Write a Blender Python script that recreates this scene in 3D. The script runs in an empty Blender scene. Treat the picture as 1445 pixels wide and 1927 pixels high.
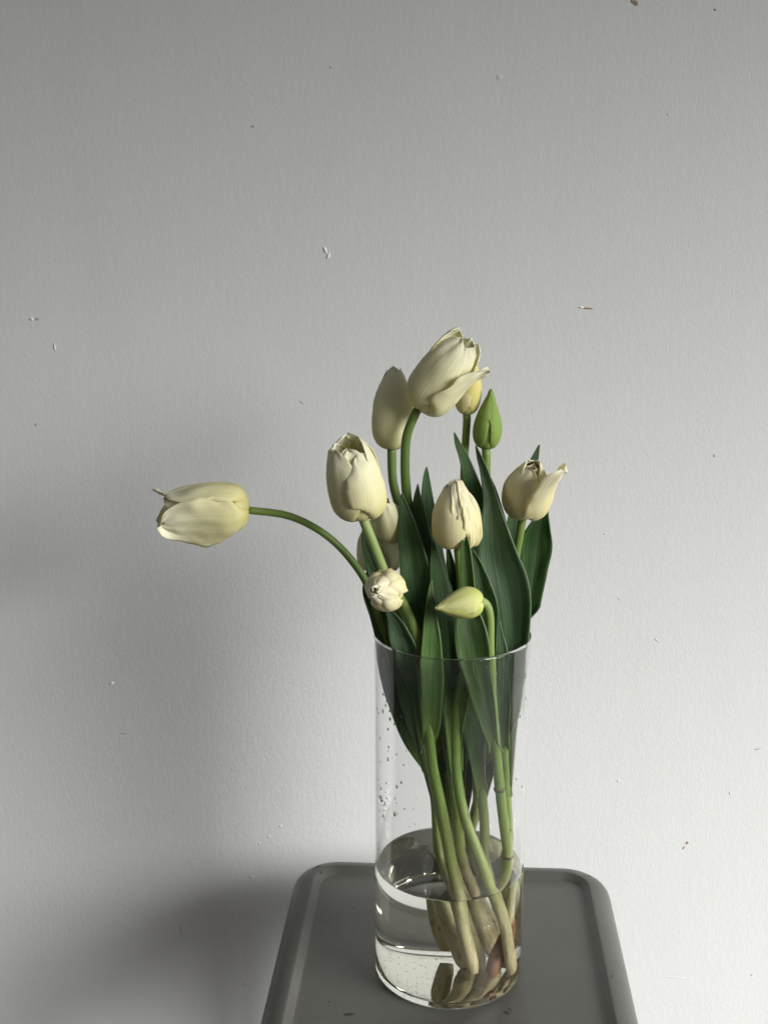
import bpy, math, random
from mathutils import Vector, noise
random.seed(7)
sc = bpy.context.scene
COL = sc.collection
R = math.radians

# ------------------------------------------------------------------ camera
ST = 0.45                       # height of the stool panel above the floor
VH = 0.304                      # vase height
PITCH = R(13.66)
FPX, IW, IH = 2300.0, 1445.0, 1927.0
CAM = Vector((-0.055, -0.9316, ST + 0.6299))
cd = bpy.data.cameras.new('camera'); cam = bpy.data.objects.new('camera', cd); COL.objects.link(cam)
cd.sensor_fit = 'HORIZONTAL'; cd.sensor_width = 36.0; cd.lens = 36.0 * FPX / IW
cd.clip_start = 0.05; cd.clip_end = 60
cam.location = CAM; cam.rotation_euler = (math.pi / 2 - PITCH, 0, 0)
sc.camera = cam

# ------------------------------------------------------------------ light
w = bpy.data.worlds.new('World'); sc.world = w; w.use_nodes = True
w.node_tree.nodes['Background'].inputs[0].default_value = (0.98, 0.985, 1.0, 1)
w.node_tree.nodes['Background'].inputs[1].default_value = 0.155
WALL_Y = 0.232

def area(name, loc, target, sx, sy, watts, col, spread=180):
    ld = bpy.data.lights.new(name, 'AREA'); ld.shape = 'RECTANGLE'; ld.size = sx; ld.size_y = sy
    ld.energy = watts; ld.color = col; ld.spread = R(spread)
    o = bpy.data.objects.new(name, ld); COL.objects.link(o); o.location = loc
    o.rotation_euler = (Vector(target) - Vector(loc)).to_track_quat('-Z', 'Y').to_euler()
    return o
area('window_light', (2.50, -1.55, ST + 0.95), (-0.22, 0.25, ST - 0.80), 2.5, 1.5, 43, (1.0, 0.998, 0.988), 58)

sc.view_settings.view_transform = 'Standard'; sc.view_settings.look = 'None'
sc.view_settings.exposure = 0.0; sc.view_settings.gamma = 1.0
sc.render.engine = 'CYCLES'
cy = sc.cycles
cy.max_bounces = 20; cy.transmission_bounces = 16; cy.glossy_bounces = 6; cy.diffuse_bounces = 5
cy.transparent_max_bounces = 16; cy.caustics_reflective = True; cy.caustics_refractive = True
cy.blur_glossy = 0.6; cy.use_denoising = True; cy.sample_clamp_indirect = 0.0

# ------------------------------------------------------------------ helpers
FW = Vector((0, math.cos(PITCH), -math.sin(PITCH))); UP = Vector((0, math.sin(PITCH), math.cos(PITCH)))

def P(px, py, y):
    """photo pixel -> point on the vertical plane at depth y"""
    d = FW + Vector((1, 0, 0)) * ((px - IW / 2) / FPX) - UP * ((py - IH / 2) / FPX)
    return CAM + d * ((y - CAM.y) / d.y)

def PZ(px, py, z):
    """photo pixel -> point on the level plane at height z"""
    d = FW + Vector((1, 0, 0)) * ((px - IW / 2) / FPX) - UP * ((py - IH / 2) / FPX)
    return CAM + d * ((z - CAM.z) / d.z)

def spline(pts, n):
    """Catmull-Rom through tuples of any length, n samples per span"""
    p = [tuple(q) for q in pts]
    p = [tuple(2 * a - b for a, b in zip(p[0], p[1]))] + p + [tuple(2 * a - b for a, b in zip(p[-1], p[-2]))]
    out = []
    for i in range(1, len(p) - 2):
        for k in range(n):
            t = k / n
            out.append(tuple(0.5 * (2 * b + (c - a) * t + (2 * a - 5 * b + 4 * c - d) * t * t + (3 * b - a - 3 * c + d) * t ** 3)
                             for a, b, c, d in zip(p[i - 1], p[i], p[i + 1], p[i + 2])))
    out.append(p[-2])
    return out

def lerp_table(tab, x):
    if x <= tab[0][0]: return tab[0][1]
    for (a, fa), (b, fb) in zip(tab, tab[1:]):
        if x <= b:
            t = (x - a) / (b - a)
            return fa + (fb - fa) * t
    return tab[-1][1]

def mesh_obj(name, verts, faces, mat, parent=None, attrs=None, smooth=True):
    off = parent.location if parent else Vector((0, 0, 0))
    me = bpy.data.meshes.new(name)
    me.from_pydata([tuple(Vector(v) - off) for v in verts], [], faces)
    for k, vals in (attrs or {}).items():
        a = me.attributes.new(k, 'FLOAT', 'POINT'); a.data.foreach_set('value', vals)
    if smooth: me.polygons.foreach_set('use_smooth', [True] * len(me.polygons))
    me.update()
    me.materials.append(mat)
    o = bpy.data.objects.new(name, me); COL.objects.link(o)
    if parent: o.parent = parent
    return o

def thing(name, label, cat, loc, group=None):
    o = bpy.data.objects.new(name, None); COL.objects.link(o); o.location = loc
    o.empty_display_size = 0.02
    o['label'] = label; o['category'] = cat
    if group: o['group'] = group
    return o

def tag(o, label, cat=None, kind=None):
    o['label'] = label
    if cat: o['category'] = cat
    if kind: o['kind'] = kind
    return o

def lathe(profile, seg):
    v, f = [], []
    n = len(profile)
    for i in range(seg):
        a = 2 * math.pi * i / seg
        for (r, z) in profile: v.append((r * math.cos(a), r * math.sin(a), z))
    for i in range(seg):
        j = (i + 1) % seg
        for k in range(n - 1):
            f.append((i * n + k, j * n + k, j * n + k + 1, i * n + k + 1))
    return v, f

# ------------------------------------------------------------------ materials
class NT:
    def __init__(s, name):
        s.m = bpy.data.materials.new(name); s.m.use_nodes = True
        s.t = s.m.node_tree; s.t.nodes.clear()
        s.out = s.n('ShaderNodeOutputMaterial')
    def n(s, typ, **kw):
        nd = s.t.nodes.new(typ)
        for k, v in kw.items(): setattr(nd, k, v)
        return nd
    def l(s, a, b): s.t.links.new(a, b)
    def val(s, sock, v):
        if hasattr(v, 'is_linked') or isinstance(v, bpy.types.NodeSocket): s.l(v, sock)
        else: sock.default_value = v
    def math(s, op, a, b=None, clamp=False):
        nd = s.n('ShaderNodeMath', operation=op, use_clamp=clamp)
        s.val(nd.inputs[0], a)
        if b is not None: s.val(nd.inputs[1], b)
        return nd.outputs[0]
    def mix(s, fac, a, b, mode='MIX'):
        nd = s.n('ShaderNodeMix', data_type='RGBA', blend_type=mode)
        s.val(nd.inputs[0], fac); s.val(nd.inputs[6], a); s.val(nd.inputs[7], b)
        return nd.outputs[2]
    def ramp(s, fac, stops):
        nd = s.n('ShaderNodeValToRGB'); s.l(fac, nd.inputs[0])
        e = nd.color_ramp.elements
        while len(e) < len(stops): e.new(0.5)
        for el, (p, c) in zip(e, stops): el.position = p; el.color = c
        return nd.outputs[0]
    def attr(s, name):
        return s.n('ShaderNodeAttribute', attribute_name=name).outputs['Fac']
    def noise(s, vec, scale, detail=3, rough=0.5):
        nd = s.n('ShaderNodeTexNoise'); nd.inputs['Scale'].default_value = scale
        nd.inputs['Detail'].default_value = detail; nd.inputs['Roughness'].default_value = rough
        if vec is not None: s.l(vec, nd.inputs['Vector'])
        return nd.outputs['Fac']
    def vec(s, x, y, z):
        nd = s.n('ShaderNodeCombineXYZ')
        for i, v in enumerate((x, y, z)): s.val(nd.inputs[i], v)
        return nd.outputs[0]
    def pos(s): return s.n('ShaderNodeTexCoord').outputs['Object']
    def scaled(s, v, sc_):
        nd = s.n('ShaderNodeMapping'); s.l(v, nd.inputs['Vector']); nd.inputs['Scale'].default_value = sc_
        return nd.outputs[0]
    def bump(s, h, strength, dist, normal=None):
        nd = s.n('ShaderNodeBump'); s.l(h, nd.inputs['Height'])
        nd.inputs['Strength'].default_value = strength; nd.inputs['Distance'].default_value = dist
        if normal is not None: s.l(normal, nd.inputs['Normal'])
        return nd.outputs[0]
    def bsdf(s, **kw):
        nd = s.n('ShaderNodeBsdfPrincipled')
        for k, v in kw.items(): s.val(nd.inputs[k.replace('_', ' ')], v)
        return nd
    def done(s, sh): s.l(sh, s.out.inputs['Surface']); return s.m

def rgba(r, g, b): return (r, g, b, 1)

def mat_wall():
    m = NT('wall_paint'); p = m.pos()
    big = m.noise(p, 2.2, 4, 0.55); mid = m.noise(m.scaled(p, (14, 14, 7)), 1.0, 4)
    c = m.mix(m.math('MULTIPLY', big, 0.7), rgba(.62, .62, .61), rgba(.585, .588, .58))
    c = m.mix(m.math('MULTIPLY', m.math('SUBTRACT', mid, 0.55, True), 0.8), c, rgba(.545, .54, .52))
    band = m.noise(m.scaled(p, (7, 7, .5)), 1.0, 3, 0.6)
    c = m.mix(m.math('MULTIPLY', m.math('SUBTRACT', band, 0.45, True), 0.5), c, rgba(.66, .66, .655))
    fine = m.noise(m.scaled(p, (560, 560, 330)), 1.0, 3, 0.6)
    med = m.noise(m.scaled(p, (190, 190, 95)), 1.0, 3, 0.6)
    wav = m.noise(m.scaled(p, (16, 16, 5)), 1.0, 2)
    h = m.math('ADD', m.math('MULTIPLY', fine, 0.55), m.math('MULTIPLY', med, 0.6))
    h = m.math('ADD', h, m.math('MULTIPLY', wav, 1.2))
    return m.done(m.bsdf(Base_Color=c, Roughness=0.62, Specular_IOR_Level=0.25, Normal=m.bump(h, 0.36, 0.0009)).outputs[0])

def mat_plain(name, col, rough=0.5, metal=0.0, bump=None):
    m = NT(name); p = m.pos()
    n = m.noise(p, 60, 4)
    c = m.mix(m.math('MULTIPLY', n, 0.5), rgba(*col), rgba(*[x * 0.72 for x in col]))
    kw = {}
    if bump: kw['Normal'] = m.bump(m.noise(p, bump[0], 3), bump[1], bump[2])
    return m.done(m.bsdf(Base_Color=c, Roughness=rough, Metallic=metal, **kw).outputs[0])

def mat_stool():
    m = NT('grey_stool_enamel'); p = m.pos()
    big = m.noise(p, 9, 5, 0.6); fine = m.noise(p, 220, 4, 0.7)
    scr = m.noise(m.scaled(p, (30, 420, 30)), 1.0, 3, 0.6)
    c = m.mix(big, rgba(.072, .072, .063), rgba(.104, .102, .090))
    c = m.mix(m.math('MULTIPLY', m.math('SUBTRACT', fine, 0.62, True), 1.6), c, rgba(.06, .056, .05))
    c = m.mix(m.math('MULTIPLY', m.math('SUBTRACT', scr, 0.58, True), 1.1), c, rgba(.17, .165, .15))
    scr2 = m.noise(m.scaled(p, (380, 22, 30)), 1.0, 3, 0.6)
    c = m.mix(m.math('MULTIPLY', m.math('SUBTRACT', scr2, 0.62, True), 0.9), c, rgba(.20, .195, .175))
    cloud = m.noise(p, 26, 5, 0.65)
    c = m.mix(m.math('MULTIPLY', m.math('SUBTRACT', cloud, 0.5, True), 0.9), c, rgba(.055, .054, .048))
    rg = m.math('ADD', m.math('MULTIPLY', m.math('ADD', m.math('MULTIPLY', big, 0.5), m.math('MULTIPLY', cloud, 0.5)), 0.34), 0.19)
    h = m.math('ADD', m.math('MULTIPLY', fine, 0.5), m.noise(p, 24, 3))
    return m.done(m.bsdf(Base_Color=c, Roughness=rg, Metallic=0.25, Specular_IOR_Level=0.5,
                         Normal=m.bump(h, 0.25, 0.0007)).outputs[0])

def mat_glass(name, ior, tint=(1, 1, 1), bump=False):
    m = NT(name)
    g = m.n('ShaderNodeBsdfGlass'); g.inputs['IOR'].default_value = ior; g.inputs['Roughness'].default_value = 0.0
    g.inputs['Color'].default_value = rgba(*tint)
    if bump: m.l(m.bump(m.noise(m.pos(), 38, 2), 0.12, 0.0005), g.inputs['Normal'])
    return m.done(g.outputs[0])

def mat_petal(name, base, mid, tip, rib=None, trans=0.34):
    """v runs from the base to the tip, u across, -1 to 1"""
    m = NT(name); u = m.attr('u'); v = m.attr('v'); q = m.attr('q')
    c = m.ramp(v, [(0.0, rgba(*base)), (0.22, rgba(*[(a + b) / 2 for a, b in zip(base, mid)])), (0.55, rgba(*mid)), (1.0, rgba(*tip))])
    st = m.noise(m.vec(m.math('MULTIPLY', u, 16), m.math('MULTIPLY', v, 1.6), q), 1.0, 4, 0.6)
    c = m.mix(m.math('MULTIPLY', m.math('SUBTRACT', st, 0.45, True), 0.9), c, m.mix(0.75, c, rgba(*base)))
    au = m.math('ABSOLUTE', u)
    vein = m.noise(m.vec(m.math('MULTIPLY', u, 34), m.math('MULTIPLY', v, 0.9), m.math('ADD', q, 2.0)), 1.0, 2, 0.5)
    c = m.mix(m.math('MULTIPLY', m.math('MULTIPLY', m.math('SUBTRACT', vein, 0.48, True), 3.0, True), m.math('SUBTRACT', 1.05, m.math('MULTIPLY', v, 0.8), True)), c, m.mix(0.55, c, rgba(*[base[0] * .92, base[1] * .97, base[2] * .8])))
    midrib = m.math('MULTIPLY', m.math('SUBTRACT', 1.0, m.math('MULTIPLY', au, 3.2), True), m.math('SUBTRACT', 1.0, m.math('MULTIPLY', v, 1.25), True))  # greener streak along the midrib, fading towards the tip
    c = m.mix(m.math('MULTIPLY', midrib, 0.45), c, rgba(*[base[0] * .86, base[1] * .97, base[2] * .72]))
    if rib:
        f = m.math('MULTIPLY', m.math('SUBTRACT', 1.0, m.math('MULTIPLY', au, 2.2), True), m.math('SUBTRACT', 1.0, v, True))
        c = m.mix(m.math('MULTIPLY', f, rib[3]), c, rgba(*rib[:3]))
    blot = m.noise(m.vec(m.math('MULTIPLY', u, 2.1), m.math('MULTIPLY', v, 2.6), m.math('ADD', q, 5.0)), 1.0, 3)
    c = m.mix(m.math('MULTIPLY', m.math('SUBTRACT', blot, 0.58, True), 1.0), c, rgba(.80, .70, .40))
    spot = m.noise(m.vec(m.math('MULTIPLY', u, 7), m.math('MULTIPLY', v, 9), m.math('ADD', q, 11.0)), 1.0, 4, 0.6)
    c = m.mix(m.math('MULTIPLY', m.math('SUBTRACT', spot, 0.66, True), 4.0, True), c, m.mix(0.45, c, rgba(.50, .36, .14)))
    fine = m.noise(m.vec(m.math('MULTIPLY', u, 55), m.math('MULTIPLY', v, 3.0), q), 1.0, 3, 0.6)
    h = m.math('ADD', m.math('MULTIPLY', fine, 0.5), st)
    bm = m.bump(h, 0.34, 0.0010)
    pb = m.bsdf(Base_Color=c, Roughness=0.60, Specular_IOR_Level=0.20, Normal=bm)
    tr = m.n('ShaderNodeBsdfTranslucent'); m.l(m.mix(0.4, c, rgba(.86, .80, .42)), tr.inputs['Color']); m.l(bm, tr.inputs['Normal'])
    mx = m.n('ShaderNodeMixShader'); mx.inputs[0].default_value = trans
    m.l(pb.outputs[0], mx.inputs[1]); m.l(tr.outputs[0], mx.inputs[2])
    return m.done(mx.outputs[0])

def mat_leaf(name, c0, c1, edge, trans=0.10):
    m = NT(name); u = m.attr('u'); v = m.attr('v'); q = m.attr('q'); z = m.attr('hz')
    st = m.noise(m.vec(m.math('MULTIPLY', u, 7), m.math('MULTIPLY', v, 1.1), q), 1.0, 4, 0.6)
    fine = m.noise(m.vec(m.math('MULTIPLY', u, 34), m.math('MULTIPLY', v, 2.0), q), 1.0, 3, 0.6)
    f = m.math('MULTIPLY', m.math('SUBTRACT', m.math('ADD', m.math('MULTIPLY', st, 0.6), m.math('MULTIPLY', fine, 0.7)), 0.42), 2.4, True)
    c = m.mix(f, rgba(*c0), rgba(*c1))
    # waxy bloom in broad patches
    bl = m.noise(m.vec(m.math('MULTIPLY', u, 1.4), m.math('MULTIPLY', v, 2.5), m.math('ADD', q, 3.0)), 1.0, 3)
    c = m.mix(m.math('MULTIPLY', m.math('SUBTRACT', bl, 0.5, True), 1.5), c, rgba(.085, .140, .075))
    # yellower towards the sheath
    c = m.mix(m.math('MULTIPLY', m.math('SUBTRACT', 1.0, m.math('MULTIPLY', v, 4.5), True), 0.85), c, rgba(.20, .29, .06))
    e = m.math('MULTIPLY', m.math('SUBTRACT', m.math('ABSOLUTE', u), 0.93, True), 12.0, True)
    c = m.mix(m.math('MULTIPLY', e, 0.33), c, rgba(*edge))
    bm = m.bump(m.math('ADD', m.math('MULTIPLY', fine, 1.3), st), 0.5, 0.0014)
    pb = m.bsdf(Base_Color=c, Roughness=m.math('ADD', m.math('MULTIPLY', bl, 0.35), 0.24), Specular_IOR_Level=0.42, Normal=bm)
    tr = m.n('ShaderNodeBsdfTranslucent'); tr.inputs['Color'].default_value = rgba(.16, .30, .03)
    mx = m.n('ShaderNodeMixShader'); mx.inputs[0].default_value = trans
    m.l(pb.outputs[0], mx.inputs[1]); m.l(tr.outputs[0], mx.inputs[2])
    return m.done(mx.outputs[0])

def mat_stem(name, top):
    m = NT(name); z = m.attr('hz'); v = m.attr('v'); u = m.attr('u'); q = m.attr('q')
    # blanched foot, yellow-green shank, greener above
    zf = m.math('DIVIDE', z, 0.5, True)
    c = m.ramp(zf, [(0.0, rgba(.60, .50, .31)), (0.13, rgba(.56, .52, .32)), (0.22, rgba(.32, .37, .12)), (0.38, rgba(.18, .27, .06)), (0.62, rgba(*top)), (1.0, rgba(*top))])
    n = m.noise(m.vec(m.math('MULTIPLY', u, 3), m.math('MULTIPLY', z, 26), q), 1.0, 4, 0.6)
    c = m.mix(m.math('MULTIPLY', n, 0.55), c, m.mix(1.0, c, rgba(.62, .70, .5), 'MULTIPLY'))
    c = m.mix(m.math('MULTIPLY', m.math('SUBTRACT', v, 0.72, True), 2.0, True), c, rgba(top[0] * 1.55, top[1] * 1.35, top[2] * 1.5))
    stain = m.noise(m.vec(m.math('MULTIPLY', u, 2), m.math('MULTIPLY', z, 60), m.math('ADD', q, 9.0)), 1.0, 5, 0.65)
    low = m.math('SUBTRACT', 1.0, m.math('MULTIPLY', z, 5.5), True)
    c = m.mix(m.math('MULTIPLY', m.math('MULTIPLY', m.math('SUBTRACT', stain, 0.50, True), 5.0, True), low), c, rgba(.20, .10, .035))
    fine = m.noise(m.vec(m.math('MULTIPLY', u, 14), m.math('MULTIPLY', z, 30), q), 1.0, 3)
    return m.done(m.bsdf(Base_Color=c, Roughness=0.42, Specular_IOR_Level=0.4, Normal=m.bump(fine, 0.3, 0.0008)).outputs[0])

M = {}
M['wall'] = mat_wall()
M['floor'] = mat_plain('dark_floor', (.06, .05, .042), 0.6)
M['stool'] = mat_stool()
M['chip_dark'] = mat_plain('bare_dark_metal', (.045, .038, .033), 0.6, 0.3)
M['chip_white'] = mat_plain('white_filler', (.88, .88, .86), 0.8)
M['chip_grey'] = mat_plain('grey_scuff', (.42, .41, .39), 0.8)
M['chip_brown'] = mat_plain('brown_plaster', (.30, .21, .13), 0.8)
M['glass'] = mat_glass('clear_glass', 1.45, (.997, .999, .998))
M['water'] = mat_glass('water', 1.333, (.985, .982, .955))
M['wet_glass'] = mat_glass('water_against_glass', 1.333 / 1.45, (.985, .982, .955))
M['cream'] = mat_petal('cream_petal', (.72, .66, .27), (.90, .87, .57), (.93, .92, .75))
M['pale'] = mat_petal('pale_cream_petal', (.72, .68, .36), (.89, .865, .59), (.92, .91, .74))
M['warm'] = mat_petal('warm_cream_petal', (.76, .66, .32), (.90, .85, .54), (.93, .90, .72))
M['yellow'] = mat_petal('yellow_petal', (.72, .66, .28), (.82, .76, .28), (.80, .68, .12))
M['green'] = mat_petal('green_bud_petal', (.20, .29, .06), (.23, .33, .075), (.21, .31, .07), (.16, .25, .05, .5), 0.12)
M['lime'] = mat_petal('lime_bud_petal', (.56, .62, .16), (.76, .75, .36), (.74, .74, .36), (.50, .58, .13, .6), 0.25)
M['lime_low'] = mat_petal('deep_lime_petal', (.46, .54, .11), (.62, .66, .20), (.66, .68, .26), None, 0.25)
M['leaf'] = mat_leaf('tulip_leaf', (.020, .060, .012), (.048, .105, .026), (.22, .30, .12))
M['leaf_grey'] = mat_leaf('bloomed_tulip_leaf', (.034, .078, .030), (.072, .128, .055), (.26, .33, .17))
M['leaf_bright'] = mat_leaf('fresh_tulip_leaf', (.045, .105, .018), (.092, .165, .042), (.28, .36, .13))
M['stem'] = mat_stem('tulip_stem', (.118, .190, .036))
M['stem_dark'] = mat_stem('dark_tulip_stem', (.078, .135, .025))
M['stem_pale'] = mat_stem('pale_tulip_stem', (.20, .28, .085))
M['speck'] = mat_plain('dark_sediment', (.06, .045, .03), 0.8)

# ------------------------------------------------------------------ setting
def wall():
    x0, x1, z0, z1, t = -2.6, 2.4, 0.0, 2.6, 0.10
    v = [(x0, WALL_Y, z0), (x1, WALL_Y, z0), (x1, WALL_Y, z1), (x0, WALL_Y, z1),
         (x0, WALL_Y + t, z0), (x1, WALL_Y + t, z0), (x1, WALL_Y + t, z1), (x0, WALL_Y + t, z1)]
    f = [(0, 1, 2, 3), (5, 4, 7, 6), (1, 5, 6, 2), (4, 0, 3, 7), (3, 2, 6, 7), (4, 5, 1, 0)]
    o = mesh_obj('wall', v, f, M['wall'], smooth=False)
    return tag(o, 'matt off-white painted wall with fine roller texture and small scuffs', kind='structure')
WALL = wall()
fl = mesh_obj('floor', [(-2.6, -3.0, 0), (2.4, -3.0, 0), (2.4, WALL_Y, 0), (-2.6, WALL_Y, 0)], [(0, 1, 2, 3)], M['floor'], smooth=False)
tag(fl, 'plain dark floor under the stool', kind='structure')

def blob_on(origin, ex, ey, n, w_, h_, rot, thick, name, mat, parent, rough=0.35, seed=0):
    """small irregular raised flake lying on a plane"""
    en = ex.cross(ey)
    rnd = random.Random(seed)
    v, f = [], []
    ring = []
    for i in range(n):
        a = 2 * math.pi * i / n
        k = 1 - rough * rnd.random()
        x, y = math.cos(a) * w_ / 2 * k, math.sin(a) * h_ / 2 * k
        ring.append((x * math.cos(rot) - y * math.sin(rot), x * math.sin(rot) + y * math.cos(rot)))
    for s, hgt in ((1.0, 0.0), (0.86, thick)):
        for (x, y) in ring: v.append(origin + ex * x * s + ey * y * s + en * hgt)
    v.append(origin + en * thick * 1.1)
    for i in range(n):
        j = (i + 1) % n
        f.append((i, j, n + j, n + i)); f.append((n + i, n + j, 2 * n))
    return mesh_obj(name, v, f, mat, parent)

EX, EZ = Vector((1, 0, 0)), Vector((0, 0, 1))
PXW = (WALL_Y - CAM.y) / FPX * 1.03
# (px, py, width px, height px, rotation, material)
marks = [(612, 470, 7, 16, .3, 'chip_white'), (618, 481, 6, 16, -.6, 'chip_white'), (1094, 578, 14, 4, -.05, 'chip_white'),
         (1106, 580, 22, 4, -.08, 'chip_brown'), (1196, 5, 9, 14, .9, 'chip_brown'), (1189, 1, 7, 8, .2, 'chip_brown'), (60, 600, 8, 7, .3, 'chip_white'),
         (70, 600, 10, 6, .1, 'chip_grey'), (103, 653, 3, 17, .05, 'chip_white'), (68, 799, 5, 7, .2, 'chip_grey'),
         (476, 237, 9, 5, 0, 'chip_grey'), (1286, 1596, 4, 9, -.6, 'chip_brown'), (1293, 1587, 6, 9, -.6, 'chip_brown'),
         (940, 144, 12, 12, 0, 'wall'), (210, 1286, 12, 8, .5, 'chip_white'), (232, 1381, 20, 3, .06, 'chip_grey'),
         (326, 1526, 4, 5, .6, 'chip_grey'), (437, 1448, 3, 7, .1, 'chip_grey'), (1163, 1470, 6, 6, 0, 'wall'),
         (1374, 1493, 6, 6, 0, 'wall'), (1344, 857, 4, 9, .2, 'chip_grey'), (1414, 1836, 5, 5, .3, 'chip_grey'),
         (623, 126, 4, 4, 0, 'chip_grey'), (1345, 17, 4, 4, 0, 'chip_dark'), (1257, 214, 5, 5, 0, 'wall'), (568, 757, 14, 2, -.7, 'chip_grey'),
         (102, 1458, 4, 4, .2, 'chip_grey'), (1139, 1004, 8, 5, .4, 'wall'), (1236, 1205, 16, 3, -.7, 'wall'), (1166, 1127, 10, 3, -.7, 'wall'),
         (341, 1752, 2, 40, .12, 'chip_grey'), (528, 1555, 9, 8, .4, 'wall'), (505, 1575, 9, 7, .4, 'wall'), (488, 1588, 8, 8, 0, 'wall'),
         (473, 1651, 10, 9, .3, 'wall'), (468, 1681, 7, 6, 0, 'wall'), (441, 1722, 12, 10, .2, 'wall'), (431, 1769, 8, 8, 0, 'wall'), (464, 1853, 14, 10, .3, 'wall'),
         (1425, 1410, 16, 3, .1, 'chip_grey'), (1270, 1840, 70, 2, -.05, 'wall')]
for i, (px, py, w_, h_, rt, mt) in enumerate(marks):
    o = P(px, py, WALL_Y); o.y = WALL_Y - 0.0001
    th = {'chip_white': 0.00045, 'wall': 0.00016}.get(mt, 0.00012)
    blob_on(o, EX, EZ, 9, w_ * PXW, h_ * PXW, rt, th, 'paint_chip', M[mt], WALL, seed=i)

# ------------------------------------------------------------------ stool
SROT = -R(3.3)
sx_, sy_ = Vector((math.cos(SROT), math.sin(SROT), 0)), Vector((-math.sin(SROT), math.cos(SROT), 0))
SC = Vector((0.0030, 0.018, ST)); SW = 0.307; SD = 0.309
stool = thing('metal_stool', 'grey enamelled metal stool with recessed seat panel and rounded corners under the vase', 'stool', (SC.x, SC.y, 0))

def rrect(w_, d_, r, n=10):
    pts = []
    for (cx, cy_, a0) in ((1, 1, 0), (-1, 1, 90), (-1, -1, 180), (1, -1, 270)):
        for k in range(n + 1):
            a = R(a0 + 90 * k / n)
            pts.append((cx * (w_ / 2 - r) + r * math.cos(a), cy_ * (d_ / 2 - r) + r * math.sin(a)))
    return pts

def seat():
    prof = [(.0030, -.032), (.0012, -.034), (0, -.032), (0, -.014), (.0006, -.0085), (.0024, -.0040), (.0055, .0004), (.0095, .0034),
            (.0135, .0052), (.0180, .0062), (.0205, .0064), (.0212, .0063), (.0217, .0058), (.0270, .0006), (.0275, .0001), (.0284, 0), (.0330, 0), (.06, 0), (.11, -.0001)]
    v, f = [], []
    n = 44
    for (ins, z) in prof:
        r = max(0.041 - ins * 0.75, 0.008)
        for (x, y) in rrect(SW - 2 * ins, SD - 2 * ins, r):
            v.append(SC + sx_ * x + sy_ * y + EZ * z)
    for k in range(len(prof) - 1):
        for i in range(n):
            j = (i + 1) % n
            f.append((k * n + i, k * n + j, (k + 1) * n + j, (k + 1) * n + i))
    v.append(SC + EZ * -.0001); c = len(v) - 1; k = len(prof) - 1
    for i in range(n): f.append((k * n + i, k * n + (i + 1) % n, c))
    return mesh_obj('seat', v, f, M['stool'], stool)
SEAT = seat()
for sgx in (-1, 1):
    for sgy in (-1, 1):
        top = SC + sx_ * sgx * (SW / 2 - .030) + sy_ * sgy * (SD / 2 - .030) - EZ * .006
        bot = SC + sx_ * sgx * (SW / 2 + .012) + sy_ * sgy * (SD / 2 + .012); bot.z = 0.0
        v, f = [], []
        for c, s in ((bot, .011), (bot + (top - bot) * .02, .013), (top, .018)):
            for (x, y) in rrect(2 * s, 2 * s, .005, 3): v.append(c + sx_ * x + sy_ * y)
        for k in range(2):
            for i in range(16): f.append((k * 16 + i, k * 16 + (i + 1) % 16, k * 16 + 16 + (i + 1) % 16, k * 16 + 16 + i))
        f.append(tuple(range(15, -1, -1))); f.append(tuple(range(32, 48)))
        mesh_obj('leg', v, f, M['stool'], stool)
schips = [(598, 1632, 20, 7, .25, 0), (604, 1643, 12, 5, .5, 0), (590, 1637, 8, 5, .3, 0), (655, 1910, 27, 6, .16, 0), (953, 1906, 10, 10, .6, 0),
          (960, 1901, 5, 9, .4, 0), (1108, 1649, 9, 6, -.4, 0), (1100, 1650, 5, 4, 0, .0063), (667, 1709, 4, 6, 0, 0), (620, 1886, 5, 4, 0, 0), (1152, 1838, 4, 6, 0, .0058), (1058, 1757, 3, 4, 0, 0)]
from mathutils.bvhtree import BVHTree
sb = BVHTree.FromPolygons([v_.co + stool.location for v_ in SEAT.data.vertices], [tuple(p_.vertices) for p_ in SEAT.data.polygons])
for i, (px, py, w_, h_, rt, dz) in enumerate(schips):
    k = 0.46e-3
    hit, nrm, _, _ = sb.ray_cast(CAM, (PZ(px, py, ST) - CAM).normalized())
    if hit is None: continue
    if nrm.dot(CAM - hit) < 0: nrm = -nrm
    ex_ = (EX - nrm * EX.dot(nrm)).normalized(); ey_ = nrm.cross(ex_)
    blob_on(hit, ex_, ey_, 10, w_ * k, h_ * k * 1.7, rt, .00012, 'paint_chip', M['chip_dark'], stool, 0.5, 40 + i)

# ------------------------------------------------------------------ vase and water
RO, TH = 0.0625, 0.0021
RI = RO - TH
WZ = 0.0985
def arc(cx, cz, r, a0, a1, n): return [(cx + r * math.cos(R(a0 + (a1 - a0) * i / n)), cz + r * math.sin(R(a0 + (a1 - a0) * i / n))) for i in range(n + 1)]
NG, NW = 1.45, 1.333
outer = [(0.0, 0.0016), (.030, .0014), (.050, .0007), (.0550, 0.0)]
outer += arc(RO - .0050, .0050, .0050, -80, 0, 8)
outer += [(RO, z) for z in (.03, .09, .15, .21, .27)]
outer += arc(RO - TH / 2 + .0003, VH - .0017, TH / 2 + .00065, -20, 200, 10)
outer += [(RI, z) for z in (.27, .21, .15, WZ + .0016)]           # dry glass ends where the meniscus touches
v, f = lathe(outer, 128)
vase = mesh_obj('glass_vase', [(x, y, z + ST) for x, y, z in v], f, M['glass'])
tag(vase, 'tall clear glass cylinder vase holding the tulips on the grey stool', 'vase')
wet = [(0.0, .0052), (.03, .0052)] + arc(RI - .005, .0102, .005, -90, 0, 8) + [(RI, .03), (RI, .06), (RI, WZ + .0016)]
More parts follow.
